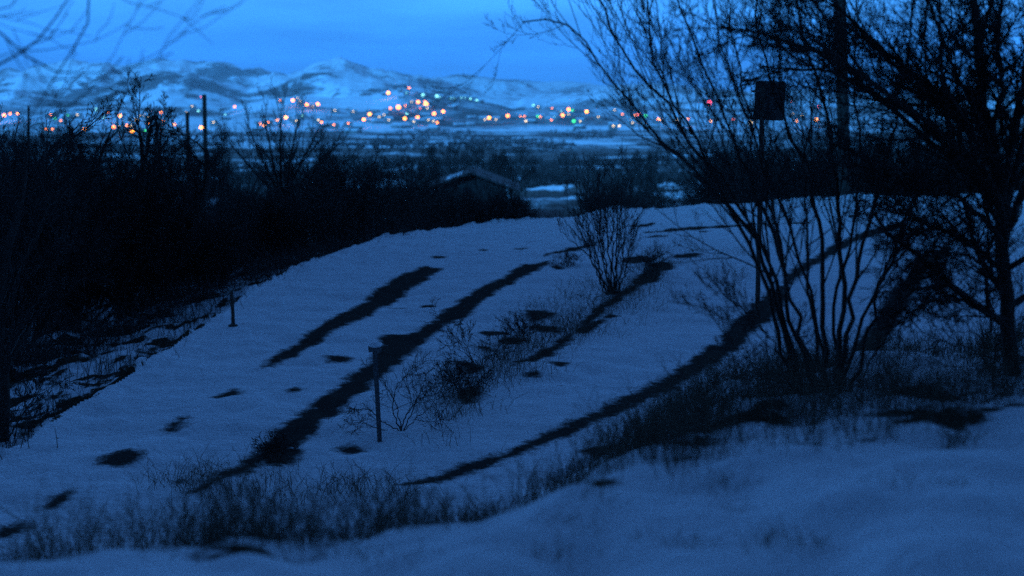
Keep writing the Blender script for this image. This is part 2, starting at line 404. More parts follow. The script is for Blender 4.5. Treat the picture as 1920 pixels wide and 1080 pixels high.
def geo(a, b, r):
    n = int(math.log(b / a) / math.log(r)) + 1; return a * (b / a) ** (np.arange(n) / n)
rings = np.concatenate([geo(0.6, 3, 1.05), geo(3, 9, 1.009), geo(9, 60, 1.0055), geo(60, 1400, 1.014), geo(1400, 8600, 1.0055), [8600.0]])
tf = R(23.5); th_in = np.linspace(-tf, tf, 820)
k = np.arange(1, 75); grow_ = np.cumsum(np.linspace(R(0.1), R(3.0), 74)); grow_ = grow_ / grow_[-1] * (math.pi - tf)
thetas = np.concatenate([-(tf + grow_[::-1])[0:], th_in, (tf + grow_)[:-1]])
TH, RR = np.meshgrid(thetas, rings)
X, Y = RR * np.sin(TH), RR * np.cos(TH)
Z = height(X, Y)
nr, na = X.shape
U = np.tan(np.clip(TH, -0.75, 0.75)); YY = RR * np.cos(np.clip(TH, -0.75, 0.75))
E = np.interp(U, eu, ed); FT = np.interp(U, midu, footd)
bare = np.full(X.shape, 3.0)
near = (RR > 8) & (RR < 75) & (np.abs(TH) < 0.5)
bx, by = X[near], Y[near]; bv = np.full(bx.shape, 3.0)
for pg in POLY:
    w = [onplane(*p)[:2] for p in pg]
    wa = np.array(w); lo, hi = wa.min(0) - 1.5, wa.max(0) + 1.5
    s = (bx > lo[0]) & (bx < hi[0]) & (by > lo[1]) & (by < hi[1])
    if s.any(): bv[s] = np.minimum(bv[s], poly_sdf(bx[s], by[s], w))
bare[near] = bv
bare = np.where((YY < FT - 2.5), 3.0, bare)
# brush cover, 0..1
over = YY - E
brush = sstep(0.3, 2.0, over) * 0.95
brush = np.where(over > 0, brush - 0.42 * np.clip(0.5 + 0.9 * vnoise(X / 9, Y / 9, 31), 0, 1) * sstep(15, 40, over), brush)
# open snow just past the edge on the left bank
brush = np.where((over > 0) & (U < -0.1) & (over < 34), 0.40 + 0.34 * fbm(X / 1.3, Y / 1.3, 3, 33), brush)
brush = np.where((over > 25) & (RR > 90), 0.58 + 0.75 * fbm(X / 60, Y / 22, 3, 40), brush)
brush = np.where(RR > 1500, 0.24 + 0.5 * fbm(X / 300, Y / 220, 3, 44), brush)
cc = np.interp(U, cu, cd_)
band = sstep(0.0, 0.5, YY - cc) * (1 - sstep(-0.5, 1.2, YY - np.interp(U, midu, midd)))
brush = np.where(YY < FT, 0.36 * band, brush)
brush = np.where((over > 5) & (U > -0.12) & (RR < 260), 0.52 + 0.6 * fbm(X / 13, Y / 12, 3, 71), brush)
def clear_at(x, y):
    v = np.zeros(np.shape(x))
    for (cx_, cy_, rx_, ry_) in CLEAR: v = np.maximum(v, 1 - sstep(0.6, 1.15, np.hypot((x - cx_) / rx_, (y - cy_) / ry_)))
    return v
CLEAR = []
for (p_, q_, w_) in [(1040, 352, 95), (1075, 372, 60), (1310, 366, 110), (1370, 356, 60), (940, 402, 90), (760, 322, 60), (1130, 272, 150), (1290, 290, 120), (560, 300, 60), (350, 380, 50), (820, 268, 90), (1180, 330, 60)]:
    gg = ground_hit(p_, q_, 24, 2500, n=1200)
    if gg is not None: CLEAR.append((gg[0], gg[1], w_ / 2 * gg[1] / FPX, max(2.5, gg[1] * 0.085)))
brush = brush - 0.8 * clear_at(X, Y)
zone = np.full(X.shape, 0, int)                  # 0 ground, 1 road, 2 valley, 3 mountains
zone[(over < 0) & (YY > FT) & (np.abs(TH) < 1.2)] = 1
zone[(RR > 90)] = 2
zone[(RR > 2700)] = 3
zone[(RR <= 260) & (np.cos(TH) < 0.4)] = 0
idx = np.arange(nr * na).reshape(nr, na)
a = idx[:-1, :]; b = np.roll(idx, -1, axis=1)[:-1, :]; c = np.roll(idx, -1, axis=1)[1:, :]; d = idx[1:, :]
quads = np.stack([a, d, c, b], -1).reshape(-1, 4); qz = zone[:-1, :].reshape(-1)
Vall = np.stack([X, Y, Z], -1).reshape(-1, 3)
for zi, (nm, mt) in enumerate([('snowy_ground', M_snow), ('road', M_road), ('valley', M_far), ('mountains', M_mtn)]):
    q = quads[qz == zi]; used = np.unique(q); remap = np.zeros(nr * na, np.int64); remap[used] = np.arange(len(used))
    q = remap[q][:, ::-1]
    if zi == 0:       # close the small hole under the camera
        pass
    o = mesh_np(nm, Vall[used], q, mt, smooth=True, attrs={'bare': bare.ravel()[used], 'brush': brush.ravel()[used]})
    tagp(o, {0: 'snow covered hillside with dry brush around the road', 1: 'snow covered road with dark melted wheel tracks',
             2: 'snowy valley floor with dark scrub below the town', 3: 'snow dusted mountains behind the town'}[zi], kind='structure')
    o['category'] = ['ground', 'road', 'valley', 'mountains'][zi]

# ---------------------------------------------------------------- bare trees
class Twigs:
    def __init__(s): s.b = []
    def add(s, pts, rad): s.b.append((np.asarray(pts, float), np.asarray(rad, float)))
    def build(s, name, mat, parent=None, sides=None):
        Vs, Fs, base = [], [], 0
        groups = {}
        for p, r in s.b:
            ns = sides or (7 if r[0] > 0.05 else 4 if r[0] > 0.012 else 3)
            groups.setdefault((len(p), ns), []).append((p, r))
        for (n, ns), L in groups.items():
            P = np.array([l[0] for l in L]); Q = np.array([l[1] for l in L]); B = len(L)
            T = np.gradient(P, axis=1); T /= np.linalg.norm(T, axis=2, keepdims=True) + 1e-9
            ref = np.array([0.36, 0.91, 0.2]); A = np.cross(T, ref); A /= np.linalg.norm(A, axis=2, keepdims=True) + 1e-9
            Bn = np.cross(T, A)
            ang = np.arange(ns) * 2 * math.pi / ns
            V = P[:, :, None, :] + Q[:, :, None, None] * (A[:, :, None, :] * np.cos(ang)[None, None, :, None] + Bn[:, :, None, :] * np.sin(ang)[None, None, :, None])
            Vs.append(V.reshape(-1, 3))
            id_ = base + np.arange(B * n * ns).reshape(B, n, ns)
            a = id_[:, :-1, :]; b = np.roll(id_, -1, 2)[:, :-1, :]; c = np.roll(id_, -1, 2)[:, 1:, :]; d = id_[:, 1:, :]
            Fs.append(np.stack([a, b, c, d], -1).reshape(-1, 4)); base += B * n * ns
        return mesh_np(name, np.concatenate(Vs), np.concatenate(Fs), mat, parent, smooth=True)

def nrm(v): return v / (np.linalg.norm(v) + 1e-9)
def resample(pts, n, rng, jit=0.0):
    P = np.array(pts, float); s = np.concatenate([[0], np.cumsum(np.linalg.norm(np.diff(P, axis=0), axis=1))])
    t = np.linspace(0, s[-1], n); Q = np.stack([np.interp(t, s, P[:, k]) for k in range(3)], -1)
    for _ in range(2): Q[1:-1] = 0.25 * Q[:-2] + 0.5 * Q[1:-1] + 0.25 * Q[2:]
    if jit: Q[1:] += rng.normal(0, jit, (n - 1, 3))
    return Q
def spawn(T, pts, rad, rng, cfg, lvl):
    """side branches along a branch"""
    if lvl >= len(cfg['n']): return
    n = cfg['n'][lvl]; n = rng.randint(max(1, int(n * 0.7)), int(n * 1.3) + 2)
    L0 = np.linalg.norm(np.diff(pts, axis=0), axis=1).sum()
    for i in range(n):
        t = cfg.get('t0', 0.25) + (1 - cfg.get('t0', 0.25)) * (i + rng.rand()) / n
        f = t * (len(pts) - 1); k0 = min(int(f), len(pts) - 2); fr = f - k0
        p = pts[k0] * (1 - fr) + pts[k0 + 1] * fr; r = rad[k0] * (1 - fr) + rad[k0 + 1] * fr
        d = nrm(pts[k0 + 1] - pts[k0]); s = nrm(np.cross(d, rng.normal(size=3)))
        an = R(rng.uniform(*cfg.get('ang', (22, 58)))); dr = nrm(d * math.cos(an) + s * math.sin(an))
        L = L0 * rng.uniform(*cfg.get('len', (0.35, 0.7))) * (1.1 - 0.55 * t)
        L = min(L, cfg['max'][lvl]) ; rr = max(min(r * rng.uniform(0.45, 0.7), L * 0.03 + 0.002), cfg['rmin'])
        grow(T, p, dr, L, rr, rng, cfg, lvl)
def grow(T, p, d, L, r, rng, cfg, lvl):
    n = 6 if L > 0.5 else 5
    pts = [p]; dd = d
    w = cfg.get('wander', 0.16); up = cfg.get('up', 0.07)
    for i in range(n - 1):
        dd = nrm(dd + rng.normal(0, w, 3) + np.array([0, 0, up])); pts.append(pts[-1] + dd * L / (n - 1))
    pts = np.array(pts); rad = np.linspace(r, max(r * 0.3, cfg['rmin'] * 0.6), n)
    T.add(pts, rad); spawn(T, pts, rad, rng, cfg, lvl + 1)

def bare_tree(name, h, seed, kind='tree', rmin=0.004):
    """generic bare tree with its base at the origin; parts trunk and crown"""
    rng = np.random.RandomState(seed); root = empty(name)
    tr, cr = Twigs(), Twigs()
    if kind == 'tree':
        lean = rng.normal(0, 0.12, 2); L = h * rng.uniform(0.22, 0.34); r0 = h * 0.028
        pts = resample([(0, 0, -0.25), (lean[0] * L * 0.5, lean[1] * L * 0.5, L * 0.5), (lean[0] * L * 1.4, lean[1] * L * 1.4, L)], 8, rng, 0.02 * r0 * 10)
        rad = np.linspace(r0, r0 * 0.75, 8); rad[0] *= 1.35; tr.add(pts, rad)
        nl = rng.randint(4, 7)
        cfg = dict(n=[0, 7, 7, 6, 3], max=[h, h * 0.4, h * 0.24, h * 0.14, h * 0.08], rmin=rmin, wander=0.11, up=0.12, ang=(18, 48), len=(0.4, 0.75))
        for i in range(nl):
            a = 2 * math.pi * (i + rng.rand() * 0.7) / nl; sp = rng.uniform(0.35, 1.0)
            d = nrm(np.array([math.cos(a) * sp, math.sin(a) * sp, 1.0]))
            grow(cr, pts[-1 - (i % 2)], d, h * rng.uniform(0.5, 0.75), r0 * rng.uniform(0.42, 0.6), rng, cfg, 0)
    else:
        ns = 11 if kind == 'thicket' else 8
        cfg = dict(n=[0, 9, 7, 4], max=[h, h * 0.5, h * 0.3, h * 0.18], rmin=rmin, wander=0.14, up=0.06, ang=(18, 55), t0=0.12)
        for i in range(ns):
            a = 2 * math.pi * (i + rng.rand()) / ns; sp = rng.uniform(0.1, 1.1 if kind == 'thicket' else 0.6)
            T = tr if i < 3 else cr
            p0 = np.array([math.cos(a) * 0.1 * h * rng.rand(), math.sin(a) * 0.1 * h * rng.rand(), -0.15])
            d = nrm(np.array([math.cos(a) * sp, math.sin(a) * sp, 1.0]))
            T2 = Twigs(); grow(T2, p0, d, h * rng.uniform(0.6, 1.05), h * 0.013, rng, cfg, 0)
            tr.b.append(T2.b[0]); cr.b += T2.b[1:]
    tr.build('trunk' if kind == 'tree' else 'stems', M_bark, root); cr.build('crown', M_twig, root)
    remember(root)
    return root

def traced_tree(name, base, stems, seed, cfg, label, cat, group=None, rtop=0.25):
    """stems: list of (pixel points, depth at base, depth at tip, radius)"""
    rng = np.random.RandomState(seed); root = empty(name, tuple(base))
    tr, cr = Twigs(), Twigs(); b = np.array(base)
    for pp, d0, d1, r in stems:
        n = len(pp); W = [at(p[0], p[1], d0 + (d1 - d0) * i / (n - 1)) - b for i, p in enumerate(pp)]
        P = resample(W, 22, rng, cfg.get('jit', 0.007)); rad = np.linspace(1, rtop, 22) * r
        rad = rad * cfg.get('thin', 1.0); tr.add(P, rad); spawn(cr, P, rad, rng, cfg, 1)
    tr.build('stems' if len(stems) > 2 else 'trunk', M_bark, root); cr.build('crown', M_twig, root)
    tagp(root, label, cat, group); return root

# --- the multi-stemmed tree right of centre
bA = ground_hit(1560, 735); dA = float(bA[1])
cfgA = dict(jit=.014, thin=0.41, n=[0, 13, 8, 5, 3], max=[9, 1.1, 0.55, 0.28, 0.14], rmin=0.0015, wander=0.10, up=0.12, ang=(14, 46), len=(0.25, 0.55), t0=0.22)
stA = [([(1502, 742), (1462, 640), (1450, 560), (1412, 470), (1350, 365), (1290, 300), (1235, 262), (1170, 180), (1120, 110), (1085, 55), (1020, 20), (985, 38)], dA, dA - 0.3, 0.045),
       ([(1500, 742), (1470, 640), (1452, 540), (1405, 440), (1340, 335), (1262, 215), (1215, 150), (1160, 90), (1120, 20), (1100, -60)], dA, dA + 0.4, 0.050),
       ([(1508, 742), (1475, 600), (1440, 480), (1385, 380), (1325, 305), (1300, 240), (1240, 165), (1215, 90), (1210, 0), (1200, -90)], dA + .1, dA + 0.8, 0.042),
       ([(1535, 742), (1490, 640), (1470, 540), (1460, 440), (1400, 330), (1360, 230), (1330, 150), (1290, 60), (1250, -60)], dA + .2, dA, 0.045),
       ([(1540, 742), (1510, 650), (1478, 545), (1455, 420), (1430, 300), (1400, 215), (1360, 120), (1340, 20), (1330, -100)], dA - .2, dA - 0.6, 0.040),
       ([(1555, 742), (1545, 600), (1545, 470), (1530, 360), (1480, 250), (1440, 160), (1420, 60), (1410, -80)], dA, dA + 1.0, 0.050),
       ([(1565, 742), (1578, 600), (1580, 470), (1570, 350), (1560, 240), (1520, 120), (1490, 0), (1480, -100)], dA + .2, dA + .6, 0.052),
       ([(1575, 742), (1590, 610), (1600, 500), (1640, 400), (1660, 300), (1690, 200), (1700, 100), (1720, -50)], dA, dA - .3, 0.045),
       ([(1590, 742), (1630, 620), (1650, 520), (1700, 420), (1740, 330), (1780, 260)], dA, dA + .6, 0.040),
       ([(1550, 742), (1530, 600), (1500, 480), (1455, 370), (1430, 270), (1390, 170), (1370, 60), (1360, -60)], dA + .3, dA + .9, 0.034),
       ([(1570, 742), (1565, 560), (1600, 420), (1620, 300), (1600, 180), (1610, 60), (1600, -60)], dA + .2, dA + 1.2, 0.036),
       ([(1580, 742), (1610, 600), (1680, 470), (1720, 360), (1760, 240), (1770, 120), (1790, 0)], dA + .1, dA + .9, 0.036),
       ([(1545, 742), (1520, 560), (1510, 430), (1500, 320), (1515, 220), (1545, 120), (1560, 20)], dA, dA - .5, 0.032),
       ([(1495, 742), (1460, 690), (1455, 655), (1415, 590), (1370, 560), (1330, 545)], dA, dA - .3, 0.022),
       ([(1490, 742), (1465, 700), (1420, 690), (1390, 660), (1370, 600)], dA - .2, dA - .5, 0.016),
       ([(1605, 742), (1640, 660), (1690, 600), (1750, 560), (1790, 550)], dA, dA + .3, 0.022)]
traced_tree('bare_tree', bA, stA, 11, cfgA, 'leafless many-stemmed tree with stems fanning left, right of the wheel tracks', 'tree')

# --- the big tree at the right edge
bB = ground_hit(1895, 715); dB = float(bB[1]) + 0.2
cfgB = dict(thin=0.50, n=[0, 22, 11, 7, 4], max=[9, 1.7, 0.85, 0.42, 0.2], rmin=0.0019, wander=0.12, up=0.05, ang=(18, 60), len=(0.25, 0.55), t0=0.12)
stB = [([(1900, 722), (1888, 600), (1880, 450), (1872, 330), (1850, 220), (1835, 120), (1830, 0), (1800, -120)], dB, dB + .3, 0.115),
       ([(1884, 420), (1870, 350), (1800, 280), (1720, 215), (1650, 165), (1570, 110), (1480, 75), (1400, 60), (1350, 50)], dB, dB - 1.2, 0.060),
       ([(1880, 400), (1830, 330), (1740, 265), (1660, 190), (1600, 145), (1520, 128), (1430, 125)], dB, dB + 1.0, 0.045),
       ([(1872, 330), (1800, 220), (1700, 130), (1620, 60), (1560, 0), (1500, -60)], dB, dB + .6, 0.052),
       ([(1865, 290), (1800, 150), (1760, 60), (1720, -60)], dB, dB - 1.0, 0.045),
       ([(1885, 460), (1820, 390), (1740, 330), (1660, 310), (1600, 290)], dB, dB - .8, 0.045),
       ([(1888, 520), (1820, 450), (1740, 425), (1680, 380), (1620, 360)], dB, dB + .6, 0.040),
       ([(1878, 380), (1905, 250), (1925, 120), (1930, -20)], dB, dB - .6, 0.055),
       ([(1884, 450), (1930, 330), (1980, 220), (2020, 60)], dB, dB + 1.2, 0.060),
       ([(1888, 560), (1850, 500), (1790, 470), (1740, 480), (1700, 500)], dB, dB - .8, 0.030),
       ([(1892, 600), (1850, 590), (1800, 560), (1740, 565), (1700, 600)], dB, dB - .5, 0.026),
       ([(1860, 260), (1880, 160), (1870, 60), (1890, -60)], dB, dB + .8, 0.05)]
traced_tree('bare_tree', bB, stB, 23, cfgB, 'large dark leafless tree at the right edge of the photo, limbs reaching left', 'tree', rtop=0.3)
# twiggy shrub below it
bS = ground_hit(1852, 690); dS = float(bS[1])
stS = [([(1852, 694), (1848, 620), (1862, 570), (1845, 520), (1820, 480)], dS, dS, 0.03), ([(1850, 690), (1820, 650), (1770, 640), (1710, 610), (1690, 560)], dS, dS - .2, 0.018),
       ([(1850, 650), (1810, 600), (1760, 590), (1700, 560)], dS, dS + .3, 0.016), ([(1853, 694), (1880, 620), (1910, 560), (1925, 500)], dS, dS, 0.025)]
traced_tree('bare_shrub', bS, stS, 29, dict(cfgA, n=[0, 12, 6, 3], max=[3, .7, .35, .2]), 'twiggy leafless shrub under the big tree at the right edge', 'shrub')

# --- fan shaped shrub between the roads
bC = ground_hit(1152, 552); dC = float(bC[1])
cfgC = dict(jit=.016, thin=.8, n=[0, 10, 6, 3], max=[2, 0.8, 0.4, 0.2], rmin=0.0042, wander=0.10, up=0.12, ang=(12, 38), len=(0.25, 0.55), t0=0.3)
stC = []
for x1, y1, xm in [(1078, 400, 1108), (1118, 380, 1130), (1040, 385, 1105), (1062, 360, 1112), (1085, 345, 1125), (1104, 350, 1128), (1125, 330, 1140), (1150, 345, 1148), (1172, 350, 1160), (1180, 380, 1172), (1020, 430, 1098), (1162, 325, 1156), (1205, 420, 1182)]:
    x1 = 1152 + (x1 - 1152) * .8; xm = 1152 + (xm - 1152) * .85
    stC.append(([(1152 + (xm - 1152) * .3, 556), (xm, 480), (x1, y1)], dC, dC + (int(x1) % 7 - 3) * 0.12, 0.024))
traced_tree('bare_shrub', bC, stC, 31, cfgC, 'upright leafless shrub standing in the snow between the two roads', 'shrub')
# --- low shrub by the snow capped post
bD = ground_hit(752, 808); dD = float(bD[1])
cfgD = dict(n=[0, 9, 5, 3], max=[1, .45, .22, .12], rmin=0.0024, wander=0.2, up=0.03, ang=(20, 60), t0=0.25)
stD = [([(752, 812), (760, 780), (790, 745), (830, 735)], dD, dD + .2, .010), ([(752, 812), (735, 770), (745, 720), (775, 690)], dD, dD - .1, .010),
       ([(752, 812), (720, 790), (690, 765), (655, 770)], dD, dD, .009), ([(748, 812), (700, 800), (670, 790), (650, 805)], dD, dD - .2, .008),
       ([(754, 812), (785, 780), (815, 760), (828, 790)], dD, dD, .008), ([(752, 812), (745, 760), (720, 720), (700, 700)], dD, dD + .3, .009), ([(755, 812), (790, 730), (800, 700), (815, 690)], dD, dD + .3, .009)]
traced_tree('bare_shrub', bD, stD, 37, cfgD, 'low tangled leafless shrub just right of the snow capped post', 'shrub')
# --- other small shrubs on the strip between the roads
for k, (px, py, h, lb) in enumerate([(868, 748, 60, 'small leafless shrub between the roads, right of the low tangled shrub'), (985, 640, 46, 'small dark shrub on the bare strip between the roads'),
                                     (1205, 520, 50, 'small shrub right beside the upright leafless shrub'), (895, 690, 90, 'thin twiggy shrub between the roads, above the smaller one'),
                                     (520, 858, 34, 'low twiggy shrub on the dark wheel track near the grass'), (1060, 500, 30, 'low sparse twigs in the snow left of the upright shrub')]):
    g = ground_hit(px, py); dd = float(g[1]); st = []
    rr_ = random.Random(k)
    for j in range(6):
        x1 = px + rr_.uniform(-0.8, 0.8) * h; y1 = py - h * rr_.uniform(0.5, 1.05)
        st.append(([(px + rr_.uniform(-6, 6), py + 3), ((px + x1) / 2 + rr_.uniform(-6, 6), (py + y1) / 2), (x1, y1)], dd, dd + rr_.uniform(-.4, .4), 0.008))
    traced_tree('bare_shrub', g, st, 41 + k, dict(cfgD, rmin=0.0034), lb, 'shrub')

# --- near tree whose out-of-focus branches hang into the top left corner
dN = 6.2
tN = (-4.4, 6.4)
bN = np.array([tN[0], tN[1], hgt1(*tN)])
stN = [([(-830, 900), (-780, 400), (-700, 0), (-600, -350)], dN, dN, 0.11),
       ([(-760, 300), (-400, 60), (-150, 140), (0, 120), (50, 104), (95, 62), (130, -10)], dN, dN, 0.015),
       ([(-740, 200), (-300, -160), (-60, 20), (30, 95), (95, 146), (200, 142), (260, 138), (330, 100)], dN, dN - .4, 0.012),
       ([(-760, 420), (-400, 300), (-100, 250), (50, 235), (110, 215), (170, 165), (215, 128), (235, 106)], dN, dN + .2, 0.012),
       ([(-700, -100), (-200, -260), (100, -140), (190, -10), (150, 70), (118, 130), (80, 180), (55, 225)], dN, dN + .3, 0.012),
       ([(-720, 60), (-300, -60), (-80, 0), (10, 35), (45, -15)], dN, dN + .2, 0.011),
       ([(95, 146), (190, 170), (240, 150), (245, 190), (290, 205)], dN - .2, dN - .3, 0.005),
       ([(215, 130), (235, 160), (225, 200)], dN, dN, 0.005)]
traced_tree('bare_tree', bN, stN, 51, dict(n=[0, 5, 3], max=[2, .55, .25], rmin=0.0024, wander=.14, up=.02, ang=(20, 55), t0=.35),
            'blurred bare branches of a near tree hanging in at the top left corner', 'tree')

# --- left bank: leaning tree, edge tree, and the belt of trees along the road
def place(proto, first, px, py=None, Y=None, s=1.0, rz=0.0, label=None, cat='tree', group=None):
    if Y is None: g = ground_hit(px, py)
    else:
        x = (px - 960) / FPX * Y; g = np.array([x, Y, hgt1(x, Y)])
    o = proto if first else copy_tree(proto)
    o.location = tuple(g); o.rotation_euler = (0, 0, rz); o.scale = (s, s, s)
    tagp(o, label, cat, group); return o
bL = at(246, 606, 36.0); bL[2] = min(bL[2], hgt1(bL[0], bL[1])) ; dL = 36.0
cfgL = dict(n=[0, 12, 9, 6, 3], max=[9, 2.6, 1.3, 0.65, 0.35], rmin=0.008, wander=0.15, up=0.08, ang=(20, 58), len=(0.3, 0.6), t0=0.2)
stL = [([(240, 618), (262, 570), (315, 515), (350, 460), (372, 400), (390, 340), (388, 280)], dL, dL, 0.24), ([(232, 618), (222, 540), (190, 450), (160, 360), (150, 270)], dL, dL + 1, 0.22),
       ([(240, 618), (245, 520), (255, 420), (270, 330), (262, 250)], dL, dL - 1, 0.18), ([(350, 460), (320, 380), (300, 320), (300, 250)], dL, dL + 1, 0.10), ([(222, 540), (150, 480), (90, 430), (60, 350)], dL, dL, 0.10), ([(250, 600), (190, 540), (130, 500), (90, 480)], dL, dL - .5, 0.09)]
traced_tree('bare_tree', bL, stL, 61, cfgL, 'dark forked tree leaning right over the snowy bank on the left', 'tree')
bG = ground_hit(6, 828); dG = float(bG[1])
stG = [([(4, 838), (8, 740), (-4, 620), (10, 480), (40, 380), (50, 280)], dG, dG, 0.10), ([(8, 700), (60, 600), (100, 500), (130, 420)], dG, dG + .8, 0.05), ([(4, 640), (-40, 520), (-60, 400)], dG, dG, 0.06),
       ([(8, 600), (50, 480), (90, 400), (100, 330)], dG, dG + .5, 0.045), ([(10, 830), (40, 780), (70, 740), (90, 700)], dG, dG, 0.014)]
traced_tree('bare_tree', bG, stG, 63, dict(cfgL, rmin=0.004, max=[5, 1.6, .8, .4, .2]), 'dark tree trunk at the left edge of the photo beside the snow', 'tree')
# fan crowned tree in front of the town lights
dH = 62.0; xH = (530 - 960) / FPX * dH; bH = np.array([xH, dH, hgt1(xH, dH)])
stH = []
for x1, y1, xm, ym in [(425, 262, 470, 315), (462, 232, 490, 295), (495, 216, 508, 285), (527, 205, 525, 285), (560, 222, 545, 295), (598, 240, 565, 305), (635, 268, 580, 325)]:
    stH.append(([(530, 470), (528, 380), (xm, ym), (x1, y1)], dH, dH + (x1 % 5 - 2) * .5, 0.10))
traced_tree('bare_tree', bH, stH, 67, dict(cfgL, n=[0, 8, 7, 4], rmin=0.007, up=.14, wander=.1, ang=(14, 40), max=[4, 2, 1, .5]), 'fan shaped leafless tree standing before the orange town lights', 'tree')

protoT = [bare_tree('bare_tree', 7.0, 100 + i, 'tree', 0.0065) for i in range(4)]
protoK = [bare_tree('bare_thicket', 3.4, 200 + i, 'thicket', 0.008) for i in range(4)]
usedT = [False] * 4; usedK = [False] * 4
rnd = random.Random(5)
KZ = [(60, 'at the left edge'), (250, 'around the forked left tree'), (480, 'below the two wooden poles'), (660, 'below the fan shaped tree'), (800, 'left of the gabled house'), (1000, 'around the gabled house'),
      (1100, 'right of the gabled house'), (1330, 'above the upright shrub'), (1430, 'behind the many-stemmed tree'), (1600, 'behind the sign and thick pole'), (9000, 'behind the big right tree')]
belt = []
for px, yy, s in [(-60, 30, .95), (60, 44, 1.0), (120, 52, 1.05), (175, 60, 1.15), (35, 62, 1.2), (230, 48, .9), (300, 58, 1.05), (345, 66, 1.1), (405, 55, .9), (440, 74, 1.2), (95, 75, 1.35), (260, 78, 1.3),
                  (610, 64, .75), (665, 72, .8), (720, 82, .8), (770, 78, .68), (830, 66, .55), (885, 72, .42), (560, 90, 1.15), (1150, 92, .42), (950, 120, .95), (1200, 110, .85), (650, 100, .85), (690, 130, 1.0), (760, 140, 1.1), (800, 112, .85), (850, 150, 1.2), (905, 172, 1.25), (940, 150, 1.0), (985, 192, 1.2), (1060, 205, 1.1), (1120, 172, 1.05), (1185, 150, 1.05), (1225, 215, 1.4), (1290, 200, 1.1)]:
    belt.append((px, yy, s))
side = lambda px: 'far left' if px < 150 else 'left' if px < 450 else 'middle left' if px < 760 else 'middle'
for i, (px, yy, s) in enumerate(belt):
    k = i % 4
    place(protoT[k], not usedT[k], px, Y=yy, s=s * (0.72 if px < 480 else 0.8), rz=rnd.uniform(0, 6.28), label='leafless tree in the dark belt beyond the road, ' + next(n_ for z_, n_ in KZ if px < z_), group='leafless trees beyond the road')
    usedT[k] = True
TOPS = [(-200, 350), (100, 350), (400, 355), (560, 345), (640, 305), (740, 322), (800, 335), (860, 352), (960, 362), (1020, 385), (1080, 378), (1130, 366), (1180, 340), (1240, 340), (1290, 365), (1340, 320), (1420, 295), (2100, 285)]
for i in range(170):
    if i < 70: px = rnd.uniform(-120, 640); lim = (7, 36)
    elif i < 115: px = rnd.uniform(620, 1330); lim = (2.2, 40)
    else: px = rnd.uniform(1330, 2050); lim = (1.5, 26)
    e = float(np.interp(PU(px), eu, ed)); off = rnd.uniform(*lim)
    if i < 70 and (i % 2 or off < 12): continue
    if 985 < px < 1095: continue
    if 1095 < px < 1330 and rnd.random() < .4: continue
    if 840 < px < 985 and off > 4: off = rnd.uniform(1.5, 4)
    if 1225 < px < 1330 and off < 30: continue
    yy = e + off
    hpx = 3.4 * FPX / yy; g = hgt1((px - 960) / FPX * yy, yy); ybase = 180 - g / yy * FPX
    top_ = float(np.interp(px, [q[0] for q in TOPS], [q[1] for q in TOPS])) + rnd.uniform(-30, 40)
    s = min(max((ybase - top_) / hpx, 0.3), 1.7)
    k = i % 4; zn = next(n_ for z_, n_ in KZ if px < z_)
    place(protoK[k], not usedK[k], px, Y=yy, s=s, rz=rnd.uniform(0, 6.28), label='dark leafless thicket bush beyond the road, ' + zn, cat='bush', group='thicket bushes ' + zn)
    usedK[k] = True

# low brush along the road edge, beyond it
def stalks(name, spots, hmin, hmax, mat, rng, per=9, rad=0.003, spread=0.12, lean=0.35, label=None, cat='grass', side_twigs=0):
    T = Twigs()
    for (x, y, sc_) in spots:
        z = hgt1(x, y) if not isinstance(sc_, tuple) else sc_[1]; s_ = sc_ if not isinstance(sc_, tuple) else sc_[0]
        for _ in range(per):
            h = rng.uniform(hmin, hmax) * s_; l = rng.normal(0, lean, 2); o = rng.normal(0, spread, 2)
            p0 = np.array([x + o[0], y + o[1], z - 0.05]); p3 = p0 + np.array([l[0] * h, l[1] * h, h + 0.05])
            mid = p0 * .5 + p3 * .5 + np.array([-l[0] * h * .15, -l[1] * h * .15, h * .1])
            T.add(np.array([p0, mid, p3]), np.array([rad, rad * .8, rad * .4]))
            for _k in range(side_twigs):
                q = mid * .6 + p3 * .4 if rng.rand() < .5 else mid; e2 = q + rng.normal(0, 0.13, 3) * h + np.array([0, 0, 0.2 * h])
                T.add(np.array([q, q * .5 + e2 * .5 + rng.normal(0, .01, 3), e2]), np.array([rad * .7, rad * .6, rad * .4]))
    o = T.build(name, mat, sides=3); tagp(o, label, cat, kind='stuff'); return o
def spots_from(xs, ys, scs):
    z = height(xs, ys); return [(xs[i], ys[i], (scs[i], z[i])) for i in range(len(xs))]
rg = np.random.RandomState(77)
# foreground weeds along the bank
px = np.concatenate([rg.uniform(-80, 560, 150), rg.uniform(400, 1250, 300), rg.uniform(1150, 1990, 480), rg.uniform(1480, 1990, 150)])
n = len(px); u = PU(px); c0 = np.interp(u, cu, cd_); m0 = np.interp(u, midu, midd)
t = rg.beta(1.3, 1.5, n); yv = c0 + 0.35 + (m0 + 0.8 - c0) * t
dens = vnoise(px / 70, yv / 1.2, 55); keep = dens > np.where(px < 700, 0.08, np.where(px < 1150, -0.15, -0.45))
sca = np.where(px < 500, 0.60, np.where(px < 1200, 0.46, 0.58)) * (0.75 + 0.5 * (dens + 0.4))
sel = np.nonzero(keep)[0]
stalks('dry_grass', spots_from((u * yv)[sel], yv[sel], sca[sel]), 0.12, 0.48, M_weed, rg, per=12, rad=0.0022, spread=0.13, lean=0.5, label='band of dry grass and weeds along the near snow bank', side_twigs=2)
tw = []  # tufts added as dark smudges for the shaded dimples in near snow
